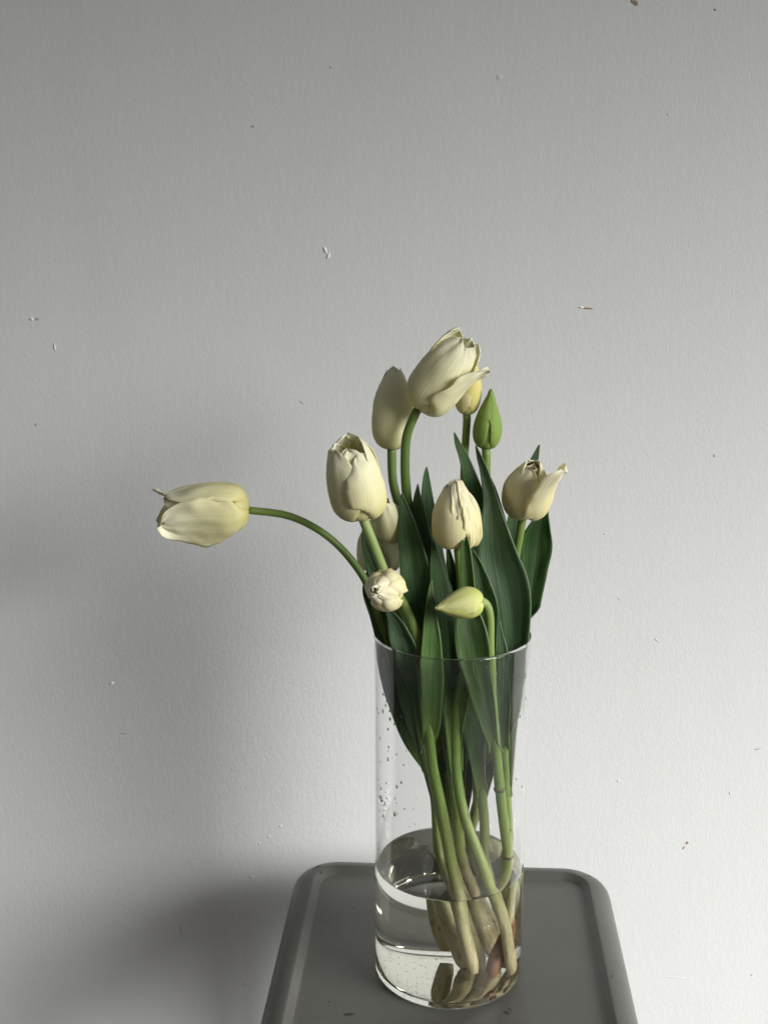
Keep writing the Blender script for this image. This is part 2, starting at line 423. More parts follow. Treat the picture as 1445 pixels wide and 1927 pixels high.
top = [(RI, WZ + .0016), (RI - .0004, WZ + .0012), (RI - .0012, WZ + .0006), (RI - .0026, WZ + .00015), (RI - .006, WZ), (.03, WZ), (0.0, WZ)]
v, f = lathe(wet + top[1:], 128)
wo = mesh_obj('water', [(x, y, z + ST) for x, y, z in v], f, M['water'])
wo.data.materials.append(M['wet_glass'])                           # where the water meets the glass
nw = len(wet) + len(top) - 2
wo.data.polygons.foreach_set('material_index', [1 if (k % nw) < len(wet) - 1 else 0 for k in range(len(f))])
tag(wo, 'clear still water filling the bottom third of the glass vase', kind='structure')

# drops clinging to the inside of the glass
def drops():
    rnd = random.Random(3)
    v, f = [], []
    def drop(a, z, s, el, r0=RI, inward=True):
        b = len(v); n, k = 10, 4
        tx, ty = -math.sin(a), math.cos(a); nx, ny = math.cos(a), math.sin(a)
        for i in range(k + 1):
            ph = R(90) * i / k
            for j in range(n):
                th = 2 * math.pi * j / n
                lx = s * math.cos(ph) * math.cos(th); lz = s * el * math.cos(ph) * math.sin(th); d = s * 0.55 * math.sin(ph) - .00012
                lz -= abs(lx) * 0.2
                rr = r0 - d if inward else r0 + d
                ang = a + lx / r0
                v.append((rr * math.cos(ang), rr * math.sin(ang), z + lz + ST))
        for i in range(k):
            for j in range(n): f.append((b + i * n + j, b + i * n + (j + 1) % n, b + (i + 1) * n + (j + 1) % n, b + (i + 1) * n + j))
        f.append(tuple(b + n - 1 - j for j in range(n)))
    for i in range(58):
        a = R(rnd.gauss(213, 16)); z = VH - .012 - rnd.random() ** 1.3 * .15
        drop(a, z, rnd.uniform(.0004, .0013) * (1.5 if rnd.random() < .12 else 1), rnd.uniform(1, 1.9))
    for i in range(24):
        drop(R(rnd.gauss(-22, 22)), VH - .01 - rnd.random() * .15, rnd.uniform(.0004, .0011), rnd.uniform(1, 2.0))
    for i in range(22):
        drop(R(rnd.uniform(190, 260)), WZ + .01 + rnd.random() * .08, rnd.uniform(.0003, .0007), rnd.uniform(1, 1.6))
    o = mesh_obj('water_drops', v, f, M['water'])
    tag(o, 'tiny water drops clinging inside the upper vase glass', kind='stuff')
drops()

def sediment():
    rnd = random.Random(11); v, f = [], []
    for i in range(170):
        a, r = rnd.uniform(0, 6.283), .050 * math.sqrt(rnd.random()); s = rnd.uniform(.00025, .0008)
        c = Vector((r * math.cos(a), r * math.sin(a), ST + .0056)); b = len(v); t = rnd.uniform(0, 3.14)
        for k, (x, y) in enumerate(((1.6, 0), (0, .5), (-1.6, .1), (0, -.5))):
            v.append(c + Vector(((x * math.cos(t) - y * math.sin(t)) * s, (x * math.sin(t) + y * math.cos(t)) * s, 0)))
        v.append(c + Vector((0, 0, s * .5)))
        f += [(b, b + 1, b + 4), (b + 1, b + 2, b + 4), (b + 2, b + 3, b + 4), (b + 3, b, b + 4), (b + 3, b + 2, b + 1, b)]
    o = mesh_obj('sediment', v, f, M['speck'], smooth=False)
    tag(o, 'dark specks of sediment lying on the vase bottom under water', kind='stuff')
sediment()

# ------------------------------------------------------------------ tulips
CLR = RI - .0012
def clamp_in(p, pad=0.0):
    """keep everything below the rim inside the glass"""
    z = p.z - ST
    if z > VH + .06: return p
    lim = CLR - pad
    if z > VH - .004: lim += (z - (VH - .004)) * 1.2
    if z < .018: lim -= (.018 - z) * .55
    r = math.hypot(p.x, p.y)
    if r > lim: p = Vector((p.x * lim / r, p.y * lim / r, p.z))
    if p.z < ST + .0056 + pad: p = Vector((p.x, p.y, ST + .0058 + pad))
    return p

def tube(name, pts, mat, parent, q, n=12, rough=.05):
    """pts: (Vector, radius)"""
    v, f, U, V, Q, Z = [], [], [], [], [], []
    m = len(pts)
    prev = None
    for i, (c, r) in enumerate(pts):
        t = (pts[min(i + 1, m - 1)][0] - pts[max(i - 1, 0)][0]).normalized()
        if prev is None:
            a = t.cross(Vector((0, 1, 0))); a = a if a.length > .1 else t.cross(Vector((1, 0, 0)))
        else: a = prev - t * prev.dot(t)
        a.normalize(); prev = a; b = t.cross(a)
        for k in range(n):
            th = 2 * math.pi * k / n
            rr = r * (1 + rough * noise.noise(Vector((math.cos(th) * 1.2 + q, math.sin(th) * 1.2, i * .22))))
            v.append(c + (a * math.cos(th) + b * math.sin(th)) * rr)
            U.append(math.cos(th)); V.append(i / (m - 1)); Q.append(q + math.sin(th)); Z.append(c.z - ST)
    for i in range(m - 1):
        for k in range(n): f.append((i * n + k, i * n + (k + 1) % n, (i + 1) * n + (k + 1) % n, (i + 1) * n + k))
    f.append(tuple(range(n - 1, -1, -1))); f.append(tuple((m - 1) * n + k for k in range(n)))
    return mesh_obj(name, v, f, mat, parent, {'u': U, 'v': V, 'q': Q, 'hz': Z})

CUP = [(0, .10), (.012, .36), (.04, .58), (.10, .80), (.20, .95), (.34, 1.0), (.50, .985), (.66, .90), (.80, .74), (.90, .56), (1.0, .36)]
FULL = [(0, .10), (.012, .40), (.04, .64), (.10, .84), (.20, .96), (.34, 1.0), (.50, 1.0), (.66, .96), (.80, .86), (.90, .74), (1.0, .56)]
FULL2 = [(0, .10), (.010, .44), (.03, .68), (.08, .87), (.18, 1.0), (.32, 1.03), (.48, 1.0), (.64, .90), (.80, .70), (.90, .52), (1.0, .32)]
BUD = [(0, .14), (.015, .42), (.05, .66), (.12, .86), (.24, .99), (.36, 1.0), (.50, .90), (.64, .72), (.78, .48), (.90, .25), (1.0, .06)]
WIDE = [(0, .10), (.012, .40), (.04, .66), (.10, .88), (.20, 1.0), (.36, 1.02), (.54, .98), (.70, .90), (.84, .80), (.93, .72), (1.0, .64)]
SHAPE = [(0, .30), (.05, .52), (.14, .76), (.28, .95), (.44, 1.0), (.60, .98), (.74, .88), (.85, .74), (.93, .54), (.975, .32), (1.0, .03)]

def smooth01(x): x = max(0, min(1, x)); return x * x * (3 - 2 * x)

def petal(parent, mat, base, ax, e1, e2, az, L, Rd, prof, W=1.25, k=1.0, bend=0.0, v0=.6, flat=0.0, roll=0.0, ruf=.03, skew=0.0, lift=0.0, q=0.0, sc_=1.0, nu=18, nv=30, tw=0.0, name='petal', notch=0.0, flap=0.0):
    """k: layer radius factor; bend (deg): leans out above v0; flat: unrolls the cross-section; roll: rolls the edges out"""
    rad = e1 * math.cos(R(az)) + e2 * math.sin(R(az)); tan = -e1 * math.sin(R(az)) + e2 * math.cos(R(az))
    pp = spline([(s, r) for s, r in prof], 6)
    cen = []; ang = []
    ln = [0.0]
    for (s0, r0), (s1, r1) in zip(pp, pp[1:]):
        ln.append(ln[-1] + math.hypot((s1 - s0) * L, (r1 - r0) * Rd))
    tot = ln[-1]
    def cup(v):
        x = v * tot
        for i in range(len(ln) - 1):
            if x <= ln[i + 1] or i == len(ln) - 2:
                t = (x - ln[i]) / max(1e-9, ln[i + 1] - ln[i])
                return pp[i][0] + (pp[i + 1][0] - pp[i][0]) * t, pp[i][1] + (pp[i + 1][1] - pp[i][1]) * t
    r_, s_ = cup(0)[1] * Rd * k, 0.0
    c0 = cup(0)
    verts, U, V, Q = [], [], [], []
    for j in range(nv + 1):
        v = j / nv
        s1, r1 = cup(v)
        if j:
            ds, dr = (s1 - c0[0]) * L * sc_, (r1 - c0[1]) * Rd * k
            a = math.atan2(dr, ds) + R(bend) * smooth01((v - v0) / (1 - v0) if v0 < 1 else 0) + R(lift) * smooth01(v / .35)
            d = math.hypot(ds, dr)
            r_ += d * math.sin(a); s_ += d * math.cos(a)
        else: a = math.pi / 2
        c0 = (s1, r1)
        nr, ns = math.cos(a), -math.sin(a)          # outward normal in the (r, s) plane
        hw = W * Rd * lerp_table(SHAPE, v) * (1.0)
        rho = max(r1 * Rd * k, Rd * .16) * (1 + flat * smooth01((v - .15) / .6))
        for i in range(nu + 1):
            u = -1 + 2 * i / nu
            ph = u * hw / rho
            ph = max(-R(115), min(R(115), ph))
            x = rho * math.sin(ph) if abs(u * hw / rho) < R(115) else rho * math.sin(ph)
            dn = -rho * (1 - math.cos(ph))
            ed = abs(u) ** 3
            dn += roll * Rd * ed * smooth01((v - .2) / .6)
            nz = noise.noise(Vector((u * 1.5 + q * 3.1, v * 3.0 + q, q))) * .9 + noise.noise(Vector((u * 4 + q, v * 7 + q * 2, q + 4))) * .45
            dn += nz * ruf * 1.45 * Rd * (0.25 + 0.75 * max(ed, smooth01((v - .55) / .45))) * smooth01(v / .2) * 2.0
            # soft crease along the middle
            dn -= .05 * Rd * math.exp(-(u / .12) ** 2) * smooth01((v - .3) / .4)
            xx = x + skew * Rd * v * v
            xx += noise.noise(Vector((v * 11 + q, (1 if u > 0 else -1) * 2.2, q + 1))) * .06 * Rd * ed * smooth01((v - .25) / .3)
            if flap: xx += (-abs(flap) if flap < 0 else flap) * Rd * max(0.0, u if flap > 0 else -u) ** 1.5 * math.exp(-((v - .56) / .16) ** 2)
            sl = noise.noise(Vector((u * 3 + q * 2, q, 7.7))) * .035 * L * smooth01((v - .6) / .4) - notch * L * math.exp(-(u / .35) ** 2) * smooth01((v - .8) / .2)
            p = base + rad * (r_ + nr * dn) + ax * (s_ + ns * dn + sl) + tan * xx
            if tw: p = p + rad * (math.sin(R(tw) * v) * x)
            verts.append(p); U.append(u); V.append(v); Q.append(q)
    F = []
    for j in range(nv):
        for i in range(nu):
            A = j * (nu + 1) + i
            F.append((A, A + 1, A + nu + 2, A + nu + 1))
    o = mesh_obj(name, verts, F, mat, parent, {'u': U, 'v': V, 'q': Q})
    md = o.modifiers.new('thickness', 'SOLIDIFY'); md.thickness = .0004; md.offset = 0
    return o

def head(parent, base, tip, Rd, mat, petals, prof=CUP, q=0.0, toward=None):
    ax = (tip - base); L = ax.length; ax = ax.normalized()
    tv = (toward or (CAM - base)).normalized()
    e1 = (tv - ax * tv.dot(ax)).normalized(); e2 = ax.cross(e1)
    for i, d in enumerate(petals):
        d = dict(d); pr = d.pop('prof', prof); mt = d.pop('mat', mat); ll = d.pop('L', 1.0)
        petal(parent, mt, base, ax, e1, e2, d.pop('az'), L * ll, Rd, pr, q=q + i * 1.37, **d)
    return ax

def leaf(parent, mat, rows, q=0.0, cup_=.35, tilt=0.0, twist=0.0, nu=12, wave=0.0, node=None):
    """rows base -> tip: (px, py, half width px, y depth[, tilt]); the blade is broad across the centreline, tilted in depth"""
    rr = []
    for r in rows:
        px, py, hw, y = r[:4]; tl = r[4] if len(r) > 4 else tilt
        p = P(px, py, y); rr.append((p.x, p.y, p.z, hw * (p - CAM).dot(FW) / FPX, tl))
    if node is not None:
        n0 = node; rr = [(n0.x, n0.y, n0.z, .0052, rr[0][4])] + rr
    sm = spline(rr, 9)
    m = len(sm)
    verts, U, V, Q, Z = [], [], [], [], []
    for j, (x, y, z, hw, tl) in enumerate(sm):
        v = j / (m - 1)
        c = Vector((x, y, z))
        a = Vector(sm[max(j - 1, 0)][:3]); b = Vector(sm[min(j + 1, m - 1)][:3])
        t = (b - a).normalized()
        vw = (CAM - c).normalized()
        sd = t.cross(vw).normalized()                # right-hand side as seen from the front
        nn = sd.cross(t).normalized()
        if nn.dot(vw) < 0: nn = -nn
        ang = R(tl + twist * (v - .5))
        S = sd * math.cos(ang) + nn * math.sin(ang); N = nn * math.cos(ang) - sd * math.sin(ang)
        if hw < .0002: hw = .0002
        k = 1.0 / max(.35, math.cos(ang))            # the given half width is the one seen from the front
        for i in range(nu + 1):
            u = -1 + 2 * i / nu
            wv = wave * hw * noise.noise(Vector((v * 7 + q * 5, (1 if u > 0 else -1) * 3.3, q))) * abs(u) ** 2
            dn = cup_ * hw * (u * u - .4) + wv
            dn += .10 * hw * noise.noise(Vector((u * 2 + q, v * 6, q + 9))) + .035 * hw * noise.noise(Vector((u * 5 + q, v * 14, q + 3)))
            hwn = hw * k * (1 + .09 * noise.noise(Vector((v * 6 + q * 2, (1 if u > 0 else -1) * 5.0, q))))
            p = c + S * (u * hwn) + N * dn
            verts.append(clamp_in(p)); U.append(u); V.append(v); Q.append(q); Z.append(p.z - ST)
    F = []
    for j in range(m - 1):
        for i in range(nu):
            A = j * (nu + 1) + i; F.append((A, A + 1, A + nu + 2, A + nu + 1))
    o = mesh_obj('leaf', verts, F, mat, parent, {'u': U, 'v': V, 'q': Q, 'hz': Z})
    md = o.modifiers.new('thickness', 'SOLIDIFY'); md.thickness = .0009; md.offset = 0
    return o

GRP = 'tulips standing in the vase'
COUNT = [0]
class Tulip:
    def __init__(s, label, foot, pix, r_top, r_bot, mat, cat='tulip'):
        """foot: [(x mm, y mm, z mm)] from the vase floor up; pix: [(px, py, y depth)] above, ending at the flower base"""
        COUNT[0] += 1; s.q = COUNT[0] * 2.713
        pts = [Vector((x / 1000, y / 1000, ST + z / 1000)) for x, y, z in foot] + [P(*a) for a in pix]
        sp = [Vector(a) for a in spline([tuple(a) for a in pts], 8)]
        m = len(sp)
        s.path = []; r_bot *= .90
        for i, c in enumerate(sp):
            r = r_bot + (r_top - r_bot) * smooth01(i / (m - 1) * 1.15)
            z = c.z - ST
            r *= (1 + .05 * smooth01((.085 - z) / .05)) * (1 - .35 * (1 - i / 3) ** 2 if i < 3 else 1) + .05 * noise.noise(Vector((z * 22, s.q, 1.7)))
            wob = .0007 * smooth01((z - .05) / .1)
            c = c + Vector((noise.noise(Vector((z * 13, s.q, 0))) * wob * 2, noise.noise(Vector((z * 13, s.q, 5))) * wob, 0)) * (0 if i == m - 1 else 1)
            s.path.append((clamp_in(c, r), r))
        s.root = thing('tulip', label, cat, s.path[0][0], GRP)
        tube('stem', s.path, mat, s.root, s.q)
        s.base = s.path[-1][0]
    def at_z(s, z):
        return min(s.path, key=lambda a: abs(a[0].z - z))[0]
    def leaf(s, mat, rows, node_py=None, **kw):
        nd = None
        if node_py is not None:
            # stem point seen at this picture height
            def py(p):
                d = p - CAM; return IH / 2 - d.dot(UP) / d.dot(FW) * FPX
            nd = min(s.path, key=lambda a: abs(py(a[0]) - node_py))[0]
        return leaf(s.root, mat, rows, q=s.q + random.random() * 5, node=nd, **kw)
    def head(s, tip, Rpx, mat, petals, prof=CUP):
        d = (s.base - CAM).dot(FW)
        head(s.root, s.base - (tip - s.base).normalized() * .001, tip, Rpx * d / FPX, mat, petals, prof, s.q)

# --- cream tulip stretched far out to the side
t = Tulip('cream tulip on a long stem drooping sideways, far out past the glass rim', [(10, 8, 7), (2, 10, 50), (-8, 11, 100)],
          [(818, 1500, .010), (798, 1420, .008), (762, 1320, .004), (735, 1240, .000), (712, 1165, -.002), (690, 1100, -.004), (648, 1040, -.006), (600, 998, -.008), (540, 970, -.010), (467, 960, -.012)],
          .0030, .0052, M['stem'])
t.leaf(M['leaf'], [(770, 1385, 14, .000, 10), (748, 1300, 24, -.004, 10), (738, 1220, 27, -.006, 14), (716, 1155, 20, -.004, 20), (697, 1110, 13, -.004, 25), (690, 1076, 1, -.002, 25)], 1440, cup_=.4)
t.head(P(297, 958, -.012), 47, M['cream'], [
    dict(az=215, W=1.2, k=.88, mat=M['pale'], bend=12, v0=.6, L=1.04), dict(az=140, W=1.1, k=.84, L=.95), dict(az=40, W=1.0, k=.80, L=.9), dict(az=-80, W=1.1, k=.90, L=.98, bend=5, v0=.5),
    dict(az=72, W=1.15, k=1.08, bend=-7, v0=.4, roll=.08, L=.93, ruf=.06), dict(az=112, W=.5, k=.96, bend=50, v0=.80, L=1.05, ruf=.05, lift=-3),
    dict(az=-34, W=1.18, k=1.03, bend=13, v0=.45, flat=.7, roll=.12, L=.93, ruf=.08, skew=-.12, flap=-.22)], WIDE)

# --- large tulip at the left front
t = Tulip('large cream tulip with a folded-over petal tip, the biggest upright bloom at the drooping side', [(20, -4, 14), (11, -5, 50), (2, -7, 100)],
          [(836, 1560, -.010), (806, 1450, -.014), (792, 1380, -.018), (780, 1270, -.022), (766, 1190, -.026), (742, 1125, -.028), (722, 1072, -.029), (700, 1015, -.030), (683, 974, -.030)],
          .0038, .0056, M['stem_pale'])
t.head(P(652, 830, -.034), 53, M['cream'], [
    dict(az=172, W=1.35, k=.95, L=1.07, bend=-10, v0=.6), dict(az=112, W=1.25, k=.92, L=1.02, bend=-8), dict(az=-118, W=1.25, k=.94, L=.99, bend=-6),
    dict(az=-2, W=1.1, k=.84, L=.93, ruf=.06, bend=-6, v0=.7), dict(az=-60, W=1.25, k=1.0, L=.95, ruf=.045, roll=.06, bend=-4), dict(az=56, W=1.42, k=1.03, L=.88, bend=-16, v0=.6, ruf=.09, skew=-.22)], FULL)
t.leaf(M['leaf'], [(775, 1250, 16, -.006), (740, 1140, 18, -.004), (706, 1070, 15, -.004), (690, 1020, 9, -.004), (683, 984, 1, -.004)], 1400, tilt=25)
t.leaf(M['leaf'], [(799, 1420, 10, -.018), (786, 1350, 21, -.022), (773, 1290, 24, -.026), (764, 1245, 15, -.028), (758, 1212, 1, -.028)], 1450, tilt=14)

# --- tulip behind with grey shaded petals
t = Tulip('slender shaded ivory tulip standing upright behind the tilted topmost bloom', [(12, 36, 7), (7, 34, 50), (3, 30, 100)],
          [(846, 1500, .026), (820, 1300, .024), (788, 1120, .022), (766, 1020, .022), (752, 955, .022), (740, 905, .023), (737, 843, .024)],
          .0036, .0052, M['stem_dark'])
t.head(P(741, 692, .026), 40, M['pale'], [
    dict(az=180, W=1.2, k=.93), dict(az=100, W=1.2, k=.9, L=.97), dict(az=-110, W=1.2, k=.9, L=.93), dict(az=60, W=1.2, k=.96, L=.96), dict(az=-65, W=1.2, k=.96, L=.90, bend=4), dict(az=8, W=1.35, k=1.03, L=1.0)], CUP)
t.leaf(M['leaf'], [(815, 1280, 22, -.010, 0), (800, 1190, 32, -.014, 4), (789, 1120, 33, -.016, 8), (779, 1060, 27, -.016, 10), (768, 1000, 19, -.014, 12), (760, 955, 9, -.012, 14), (756, 929, 1, -.010, 14)], 1420, cup_=.35, wave=.12)
t.leaf(M['leaf'], [(838, 1470, 14, .022), (815, 1390, 27, .018), (798, 1300, 38, .014), (786, 1215, 38, .012), (776, 1150, 24, .012), (770, 1105, 1, .012)], 1530, tilt=8)

# --- tall tilted tulip at the top
t = Tulip('topmost ivory tulip, head tilted over on a tall arched stem', [(26, 20, 10), (18, 20, 50), (10, 18, 100)],
          [(858, 1500, .014), (828, 1300, .010), (796, 1120, .006), (775, 1010, .002), (767, 945, .000), (762, 880, -.002), (766, 820, -.003), (788, 768, -.004)],
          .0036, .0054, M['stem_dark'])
t.head(P(880, 644, -.008), 49, M['pale'], [
    dict(az=150, W=1.25, k=.95, L=1.02, bend=6), dict(az=-128, W=1.2, k=1.0, L=1.05, bend=7, v0=.4, ruf=.05), dict(az=180, W=1.1, k=.85, L=1.04), dict(az=45, W=1.1, k=.82, L=1.0, ruf=.06),
    dict(az=76, W=1.3, k=1.02, L=.88, bend=44, v0=.5, flat=.8, ruf=.08, roll=.05), dict(az=-38, W=1.35, k=1.02, L=1.02, ruf=.05, bend=-9, v0=.55, roll=.05)], FULL)
t.leaf(M['leaf_grey'], [(838, 1290, 24, .002), (822, 1180, 26, .000), (806, 1090, 25, -.004), (797, 1030, 20, -.006), (790, 980, 15, -.006), (786, 940, 8, -.006), (786, 911, 1, -.006)], 1440, tilt=18, cup_=.3)
t.leaf(M['leaf_grey'], [(845, 1250, 20, .016), (828, 1120, 18, .014), (812, 1010, 16, .012), (804, 940, 11, .010), (802, 900, 6, .010), (803, 879, 1, .010)], 1400, tilt=-22, cup_=.3)
t.leaf(M['leaf'], [(772, 990, 8, .000), (770, 945, 6, -.002), (768, 924, 1, -.002)], 1100, tilt=-10)
t.leaf(M['leaf'], [(862, 1470, 14, .008), (858, 1390, 24, .006), (854, 1300, 30, .004), (850, 1220, 27, .002), (846, 1150, 15, .002), (844, 1105, 1, .002)], 1540, tilt=-10)

# --- small crumpled tulip facing out
t = Tulip('small crumpled cream tulip facing straight outward just above the rim', [(17, -34, 22), (10, -30, 55), (3, -28, 100)],
          [(846, 1610, -.026), (832, 1530, -.028), (816, 1450, -.033), (808, 1390, -.036), (797, 1310, -.038), (789, 1230, -.040), (772, 1165, -.042), (750, 1122, -.044), (736, 1110, -.050)],
          .0040, .0054, M['stem'])
t.head(P(704, 1112, -.078), 33, M['warm'], [
    dict(az=90, W=1.1, k=.9, L=.95), dict(az=-30, W=1.1, k=.9, L=.9), dict(az=-150, W=1.1, k=.9, L=.95),
    dict(az=35, W=.92, k=1.12, L=.96, bend=-42, v0=.45, ruf=.09, roll=-.2), dict(az=150, W=.96, k=1.12, L=.96, bend=-44, v0=.45, ruf=.09, roll=-.2), dict(az=-85, W=1.05, k=1.14, L=.96, bend=-42, v0=.45, ruf=.09, roll=-.2),
    dict(az=0, W=.7, k=.5, L=1.0, ruf=.16), dict(az=120, W=.7, k=.5, L=1.02, ruf=.16), dict(az=-120, W=.7, k=.5, L=.98, ruf=.16)],
    [(0, .10), (.02, .45), (.06, .72), (.15, .95), (.3, 1.06), (.5, 1.04), (.7, .88), (.85, .62), (1.0, .30)])
t.leaf(M['leaf_bright'], [(812, 1360, 17, -.042), (812, 1310, 20, -.046), (812, 1250, 21, -.047), (811, 1200, 17, -.047), (810, 1150, 10, -.046), (810, 1110, 4, -.044), (812, 1092, 1, -.044)], 1390, tilt=-12, cup_=.4)
t.leaf(M['leaf_grey'], [(782, 1300, 10, -.034), (768, 1240, 22, -.040), (755, 1200, 21, -.042), (740, 1165, 11, -.043), (726, 1145, 1, -.042)], 1400, tilt=20)

# --- cream bud between
t = Tulip('pale cream tulip half hidden between dark leaf and large front bloom', [(2, 44, 9), (-2, 41, 55), (-4, 38, 100)],
          [(845, 1480, .034), (822, 1300, .034), (790, 1130, .032), (772, 1060, .030), (764, 1025, .026), (752, 1012, .016), (741, 1012, .006)],
          .0034, .0050, M['stem'])
t.head(P(722, 940, -.012), 28, M['cream'], [
    dict(az=180, W=1.2, k=.95), dict(az=110, W=1.2, k=.92, L=.98), dict(az=-110, W=1.2, k=.92), dict(az=60, W=1.2, k=1.0, L=.92, bend=6), dict(az=-60, W=1.2, k=1.0), dict(az=0, W=1.35, k=1.04)], CUP)
# --- shaded one behind
t = Tulip('dull shaded cream tulip sitting lowest at the back, behind a slanting green stem', [(20, 46, 12), (14, 46, 60), (8, 45, 100)],
          [(858, 1480, .042), (828, 1300, .042), (770, 1180, .040), (735, 1120, .036), (716, 1074, .032)],
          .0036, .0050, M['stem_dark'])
t.head(P(714, 978, .030), 43, M['pale'], [
    dict(az=180, W=1.3, k=.95), dict(az=100, W=1.3, k=.92, L=.9), dict(az=-110, W=1.3, k=.95), dict(az=60, W=1.3, k=1.0, L=.9), dict(az=-65, W=1.3, k=1.02), dict(az=5, W=1.3, k=1.03, L=.85)], CUP)
t.leaf(M['leaf'], [(860, 1330, 22, .030), (862, 1200, 22, .030), (856, 1110, 14, .028), (848, 1060, 8, .026), (841, 1020, 1, .026)], 1450, tilt=15)
t.leaf(M['leaf'], [(842, 1500, 16, .040), (832, 1420, 26, .038), (826, 1330, 34, .036), (822, 1250, 32, .034), (815, 1170, 16, .034), (812, 1120, 1, .034)], 1560)
t.leaf(M['leaf'], [(868, 1520, 14, .040), (872, 1450, 22, .040), (880, 1360, 30, .038), (890, 1270, 28, .036), (898, 1190, 14, .036), (902, 1140, 1, .036)], 1560)

# --- yellow one at the back
t = Tulip('yellow-tinged tulip peeking out behind the tilted topmost bloom', [(34, 34, 8), (28, 36, 50), (20, 36, 100)],
          [(898, 1500, .036), (884, 1300, .036), (876, 1100, .036), (873, 960, .036), (873, 880, .036), (878, 777, .036)],
          .0032, .0050, M['stem'])
t.head(P(888, 655, .034), 24, M['yellow'], [
    dict(az=180, W=1.2, k=.95), dict(az=100, W=1.2, k=.93), dict(az=-110, W=1.2, k=.93), dict(az=65, W=1.35, k=1.02), dict(az=-60, W=1.35, k=1.03, mat=M['warm'], L=.9), dict(az=0, W=1.0, k=.94)], BUD)
t.leaf(M['leaf'], [(902, 1230, 26, .022), (905, 1100, 28, .022), (901, 1000, 22, .022), (891, 930, 17, .020), (875, 870, 10, .020), (861, 834, 5, .018), (855, 814, 1, .018)], 1400, tilt=-20, cup_=.45)
t.leaf(M['leaf'], [(912, 1470, 14, .028), (922, 1380, 26, .026), (930, 1290, 36, .024), (936, 1200, 33, .024), (940, 1130, 18, .024), (942, 1080, 1, .024)], 1540, tilt=10)

# --- green bud
t = Tulip('closed pointed green tulip bud on an upright stem', [(40, 24, 8), (36, 18, 50), (30, 12, 100)],
          [(912, 1560, .010), (905, 1450, .012), (905, 1300, .018), (912, 1100, .024), (912, 960, .028), (914, 842, .030)],
          .0034, .0054, M['stem'])
t.head(P(924, 733, .028), 26, M['green'], [
    dict(az=180, W=1.25, k=.96), dict(az=60, W=1.2, k=.93), dict(az=-60, W=1.2, k=.93), dict(az=-66, W=1.22, k=1.03, roll=.04), dict(az=74, W=1.15, k=1.03, L=.97, roll=.04), dict(az=8, W=.6, k=.90)], BUD)
# the biggest blade, leaning on the rim
t.leaf(M['leaf_grey'], [(952, 1360, 18, -.010, 0), (958, 1280, 27, -.016, 0), (962, 1205, 35, -.022, 0), (954, 1120, 45, -.022, 4), (938, 1050, 38, -.020, 8), (930, 990, 25, -.018, 14), (924, 940, 14, -.014, 22), (912, 890, 8, -.008, 30), (902, 860, 5, -.004, 30), (895, 838, 1, -.002, 30)], 1430, cup_=.38)
t.leaf(M['leaf'], [(940, 1200, 24, .006, 0), (956, 1110, 20, .006, 5), (952, 1040, 18, .006, 10), (940, 980, 12, .006, 15), (928, 925, 7, .008, 18), (918, 890, 1, .008, 18)], 1400, cup_=.4)
t.leaf(M['leaf'], [(920, 1290, 16, -.020, 0), (912, 1220, 24, -.026, 6), (913, 1150, 25, -.028, 8), (905, 1100, 20, -.026, 10), (896, 1060, 10, -.024, 14), (889, 1035, 1, -.022, 14)], 1420, cup_=.3, wave=.3)
t.leaf(M['leaf'], [(898, 1440, 13, -.006), (892, 1370, 23, -.010), (886, 1300, 28, -.012), (880, 1220, 26, -.014), (876, 1150, 1, -.014)], 1500, tilt=-8)

# --- centre tulip
t = Tulip('closed cream tulip at the centre with pinched pale tips and a slim leaf before it', [(47, -16, 10), (45, -20, 20), (40, -28, 60), (30, -37, 100)],
          [(905, 1622, -.040), (872, 1530, -.034), (858, 1440, -.028), (858, 1340, -.024), (864, 1240, -.022), (867, 1120, -.022), (862, 1026, -.024)],
          .0036, .0062, M['stem'])
t.head(P(854, 908, -.026), 45, M['warm'], [
    dict(az=180, W=1.25, k=.95), dict(az=60, W=1.2, k=.90, L=.98, ruf=.06), dict(az=-60, W=1.2, k=.90, L=.98, ruf=.06), dict(az=72, W=1.3, k=1.01, L=1.0, ruf=.05), dict(az=-48, W=1.5, k=1.02, L=.99, ruf=.05, mat=M['warm']),
    dict(az=12, W=.40, k=.96, L=1.05, ruf=.14, bend=10, v0=.8), dict(az=40, W=.45, k=.98, L=1.06, ruf=.14, bend=8, v0=.85)], FULL2)
t.leaf(M['leaf_bright'], [(878, 1260, 14, -.032), (884, 1180, 14, -.036), (882, 1120, 13, -.040), (879, 1070, 12, -.042), (876, 1030, 9, -.042), (874, 1005, 4.5, -.042), (873, 986, 1, -.042)], 1380, tilt=12, cup_=.5)
t.leaf(M['leaf'], [(850, 1330, 18, -.026), (845, 1240, 24, -.028), (838, 1170, 24, -.026), (830, 1110, 20, -.022), (820, 1060, 11, -.020), (815, 1018, 1, -.018)], 1450, tilt=-12, cup_=.3)
t.leaf(M['leaf_bright'], [(886, 1170, 8, -.034), (887, 1120, 7, -.037), (886, 1098, 4, -.038), (886, 1080, .6, -.038)], 1300, tilt=10)

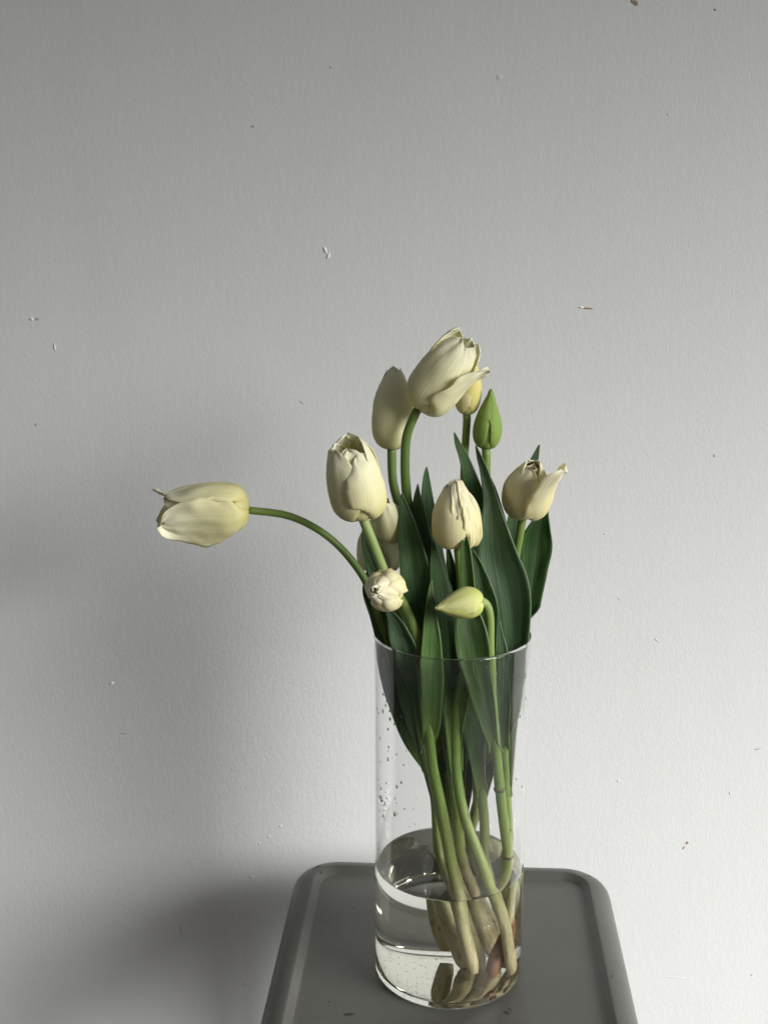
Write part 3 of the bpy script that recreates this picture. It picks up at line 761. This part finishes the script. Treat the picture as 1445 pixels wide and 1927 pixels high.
# --- right tulip
t = Tulip('cream tulip with one petal flared outward, over the broad leaf on the far right', [(48, 14, 10), (48, 8, 60), (47, 0, 100)],
          [(957, 1580, -.002), (952, 1500, -.004), (947, 1410, -.006), (950, 1300, -.002), (955, 1180, .004), (968, 1060, .008), (979, 1000, .008), (986, 958, .008)],
          .0034, .0052, M['stem'])
t.head(P(1004, 872, -.024), 44, M['warm'], [
    dict(az=180, W=1.2, k=.92, L=.95), dict(az=-120, W=1.25, k=.95, L=.98), dict(az=120, W=1.1, k=.86), dict(az=60, W=1.0, k=.5, L=.92, ruf=.06), dict(az=-60, W=1.0, k=.52, L=.94, ruf=.06), dict(az=180, W=1.0, k=.5, L=.92, ruf=.05),
    dict(az=-40, W=1.45, k=1.02, L=1.0, bend=-14, v0=.55), dict(az=62, W=1.15, k=1.03, L=1.18, bend=48, v0=.38, flat=.6, ruf=.07, roll=-.12)], FULL2)
t.leaf(M['leaf'], [(962, 1320, 18, .020, 10), (985, 1220, 22, .026, 10), (996, 1130, 22, .030, 5), (1004, 1070, 26, .032, 0), (1010, 1022, 29, .032, 0), (1018, 985, 17, .030, 0), (1030, 954, 1, .028, 0)], 1480, cup_=.3)
t.leaf(M['leaf_grey'], [(946, 1370, 10, -.030), (946, 1320, 12, -.038), (947, 1270, 13, -.043), (946, 1230, 10, -.044), (942, 1195, 5, -.043), (939, 1168, 1, -.042)], 1410, tilt=5, cup_=.25)
t.leaf(M['leaf'], [(950, 1440, 12, .016), (952, 1370, 20, .014), (955, 1290, 26, .012), (958, 1210, 24, .012), (962, 1140, 14, .012), (964, 1090, 1, .012)], 1500, tilt=6)
t.leaf(M['leaf'], [(955, 1130, 12, .030), (960, 1040, 12, .034), (968, 970, 12, .036), (988, 905, 10, .038), (1004, 868, 7, .038), (1015, 837, 1, .038)], 1350, tilt=-20)

# --- lime bud in front
t = Tulip('closed lime-yellow tulip bud nodding sideways on a hooked stem in front', [(36, -2, 10), (40, -14, 60), (45, -21, 100)],
          [(955, 1610, -.026), (946, 1530, -.030), (932, 1400, -.038), (924, 1300, -.043), (920, 1220, -.047), (920, 1165, -.050), (915, 1140, -.053), (904, 1131, -.056)],
          .0034, .0052, M['stem_pale'])
t.head(P(820, 1145, -.070), 29, M['lime'], [
    dict(az=180, W=1.25, k=.96), dict(az=60, W=1.2, k=.93), dict(az=-60, W=1.2, k=.93), dict(az=38, W=1.5, k=1.05), dict(az=-78, W=1.3, k=1.0, mat=M['lime_low']), dict(az=150, W=1.2, k=1.0)], BUD)
t.leaf(M['leaf_bright'], [(925, 1390, 11, -.042), (912, 1330, 20, -.047), (899, 1270, 28, -.051), (890, 1220, 32, -.052), (884, 1175, 27, -.050), (880, 1140, 17, -.047), (878, 1115, 1, -.045)], 1420, tilt=14, cup_=.3)

# withered brown bulb left at the foot of the hooked stem, dark leaf scars on two stems
M['bulb'] = mat_plain('withered_bulb', (.24, .12, .055), 0.55, 0, (90, .5, .001))
bp = spline([(.029, -.020, ST + .010, .0030), (.030, -.018, ST + .018, .0062), (.034, -.010, ST + .030, .0072), (.039, -.010, ST + .046, .0066), (.041, -.015, ST + .058, .0050)], 5)
tube('bulb', [(Vector(a[:3]), a[3]) for a in bp], M['bulb'], t.root, 3.3, 14, .22)
M['scar'] = mat_plain('dark_leaf_scar', (.10, .075, .03), 0.7)
def scar(tu, py_):
    def py(p):
        d = p - CAM; return IH / 2 - d.dot(UP) / d.dot(FW) * FPX
    k = min(range(len(tu.path)), key=lambda a: abs(py(tu.path[a][0]) - py_))
    c, r = tu.path[k]; d = (tu.path[k + 1][0] - tu.path[k - 1][0]).normalized()
    tube('leaf_scar', [(c - d * .0016, r * 1.01), (c - d * .0008, r * 1.14), (c + d * .0004, r * 1.18), (c + d * .0012, r * 1.02)], M['scar'], tu.root, 1.0, 14, .15)
scar(t, 1612); scar(t, 1480)
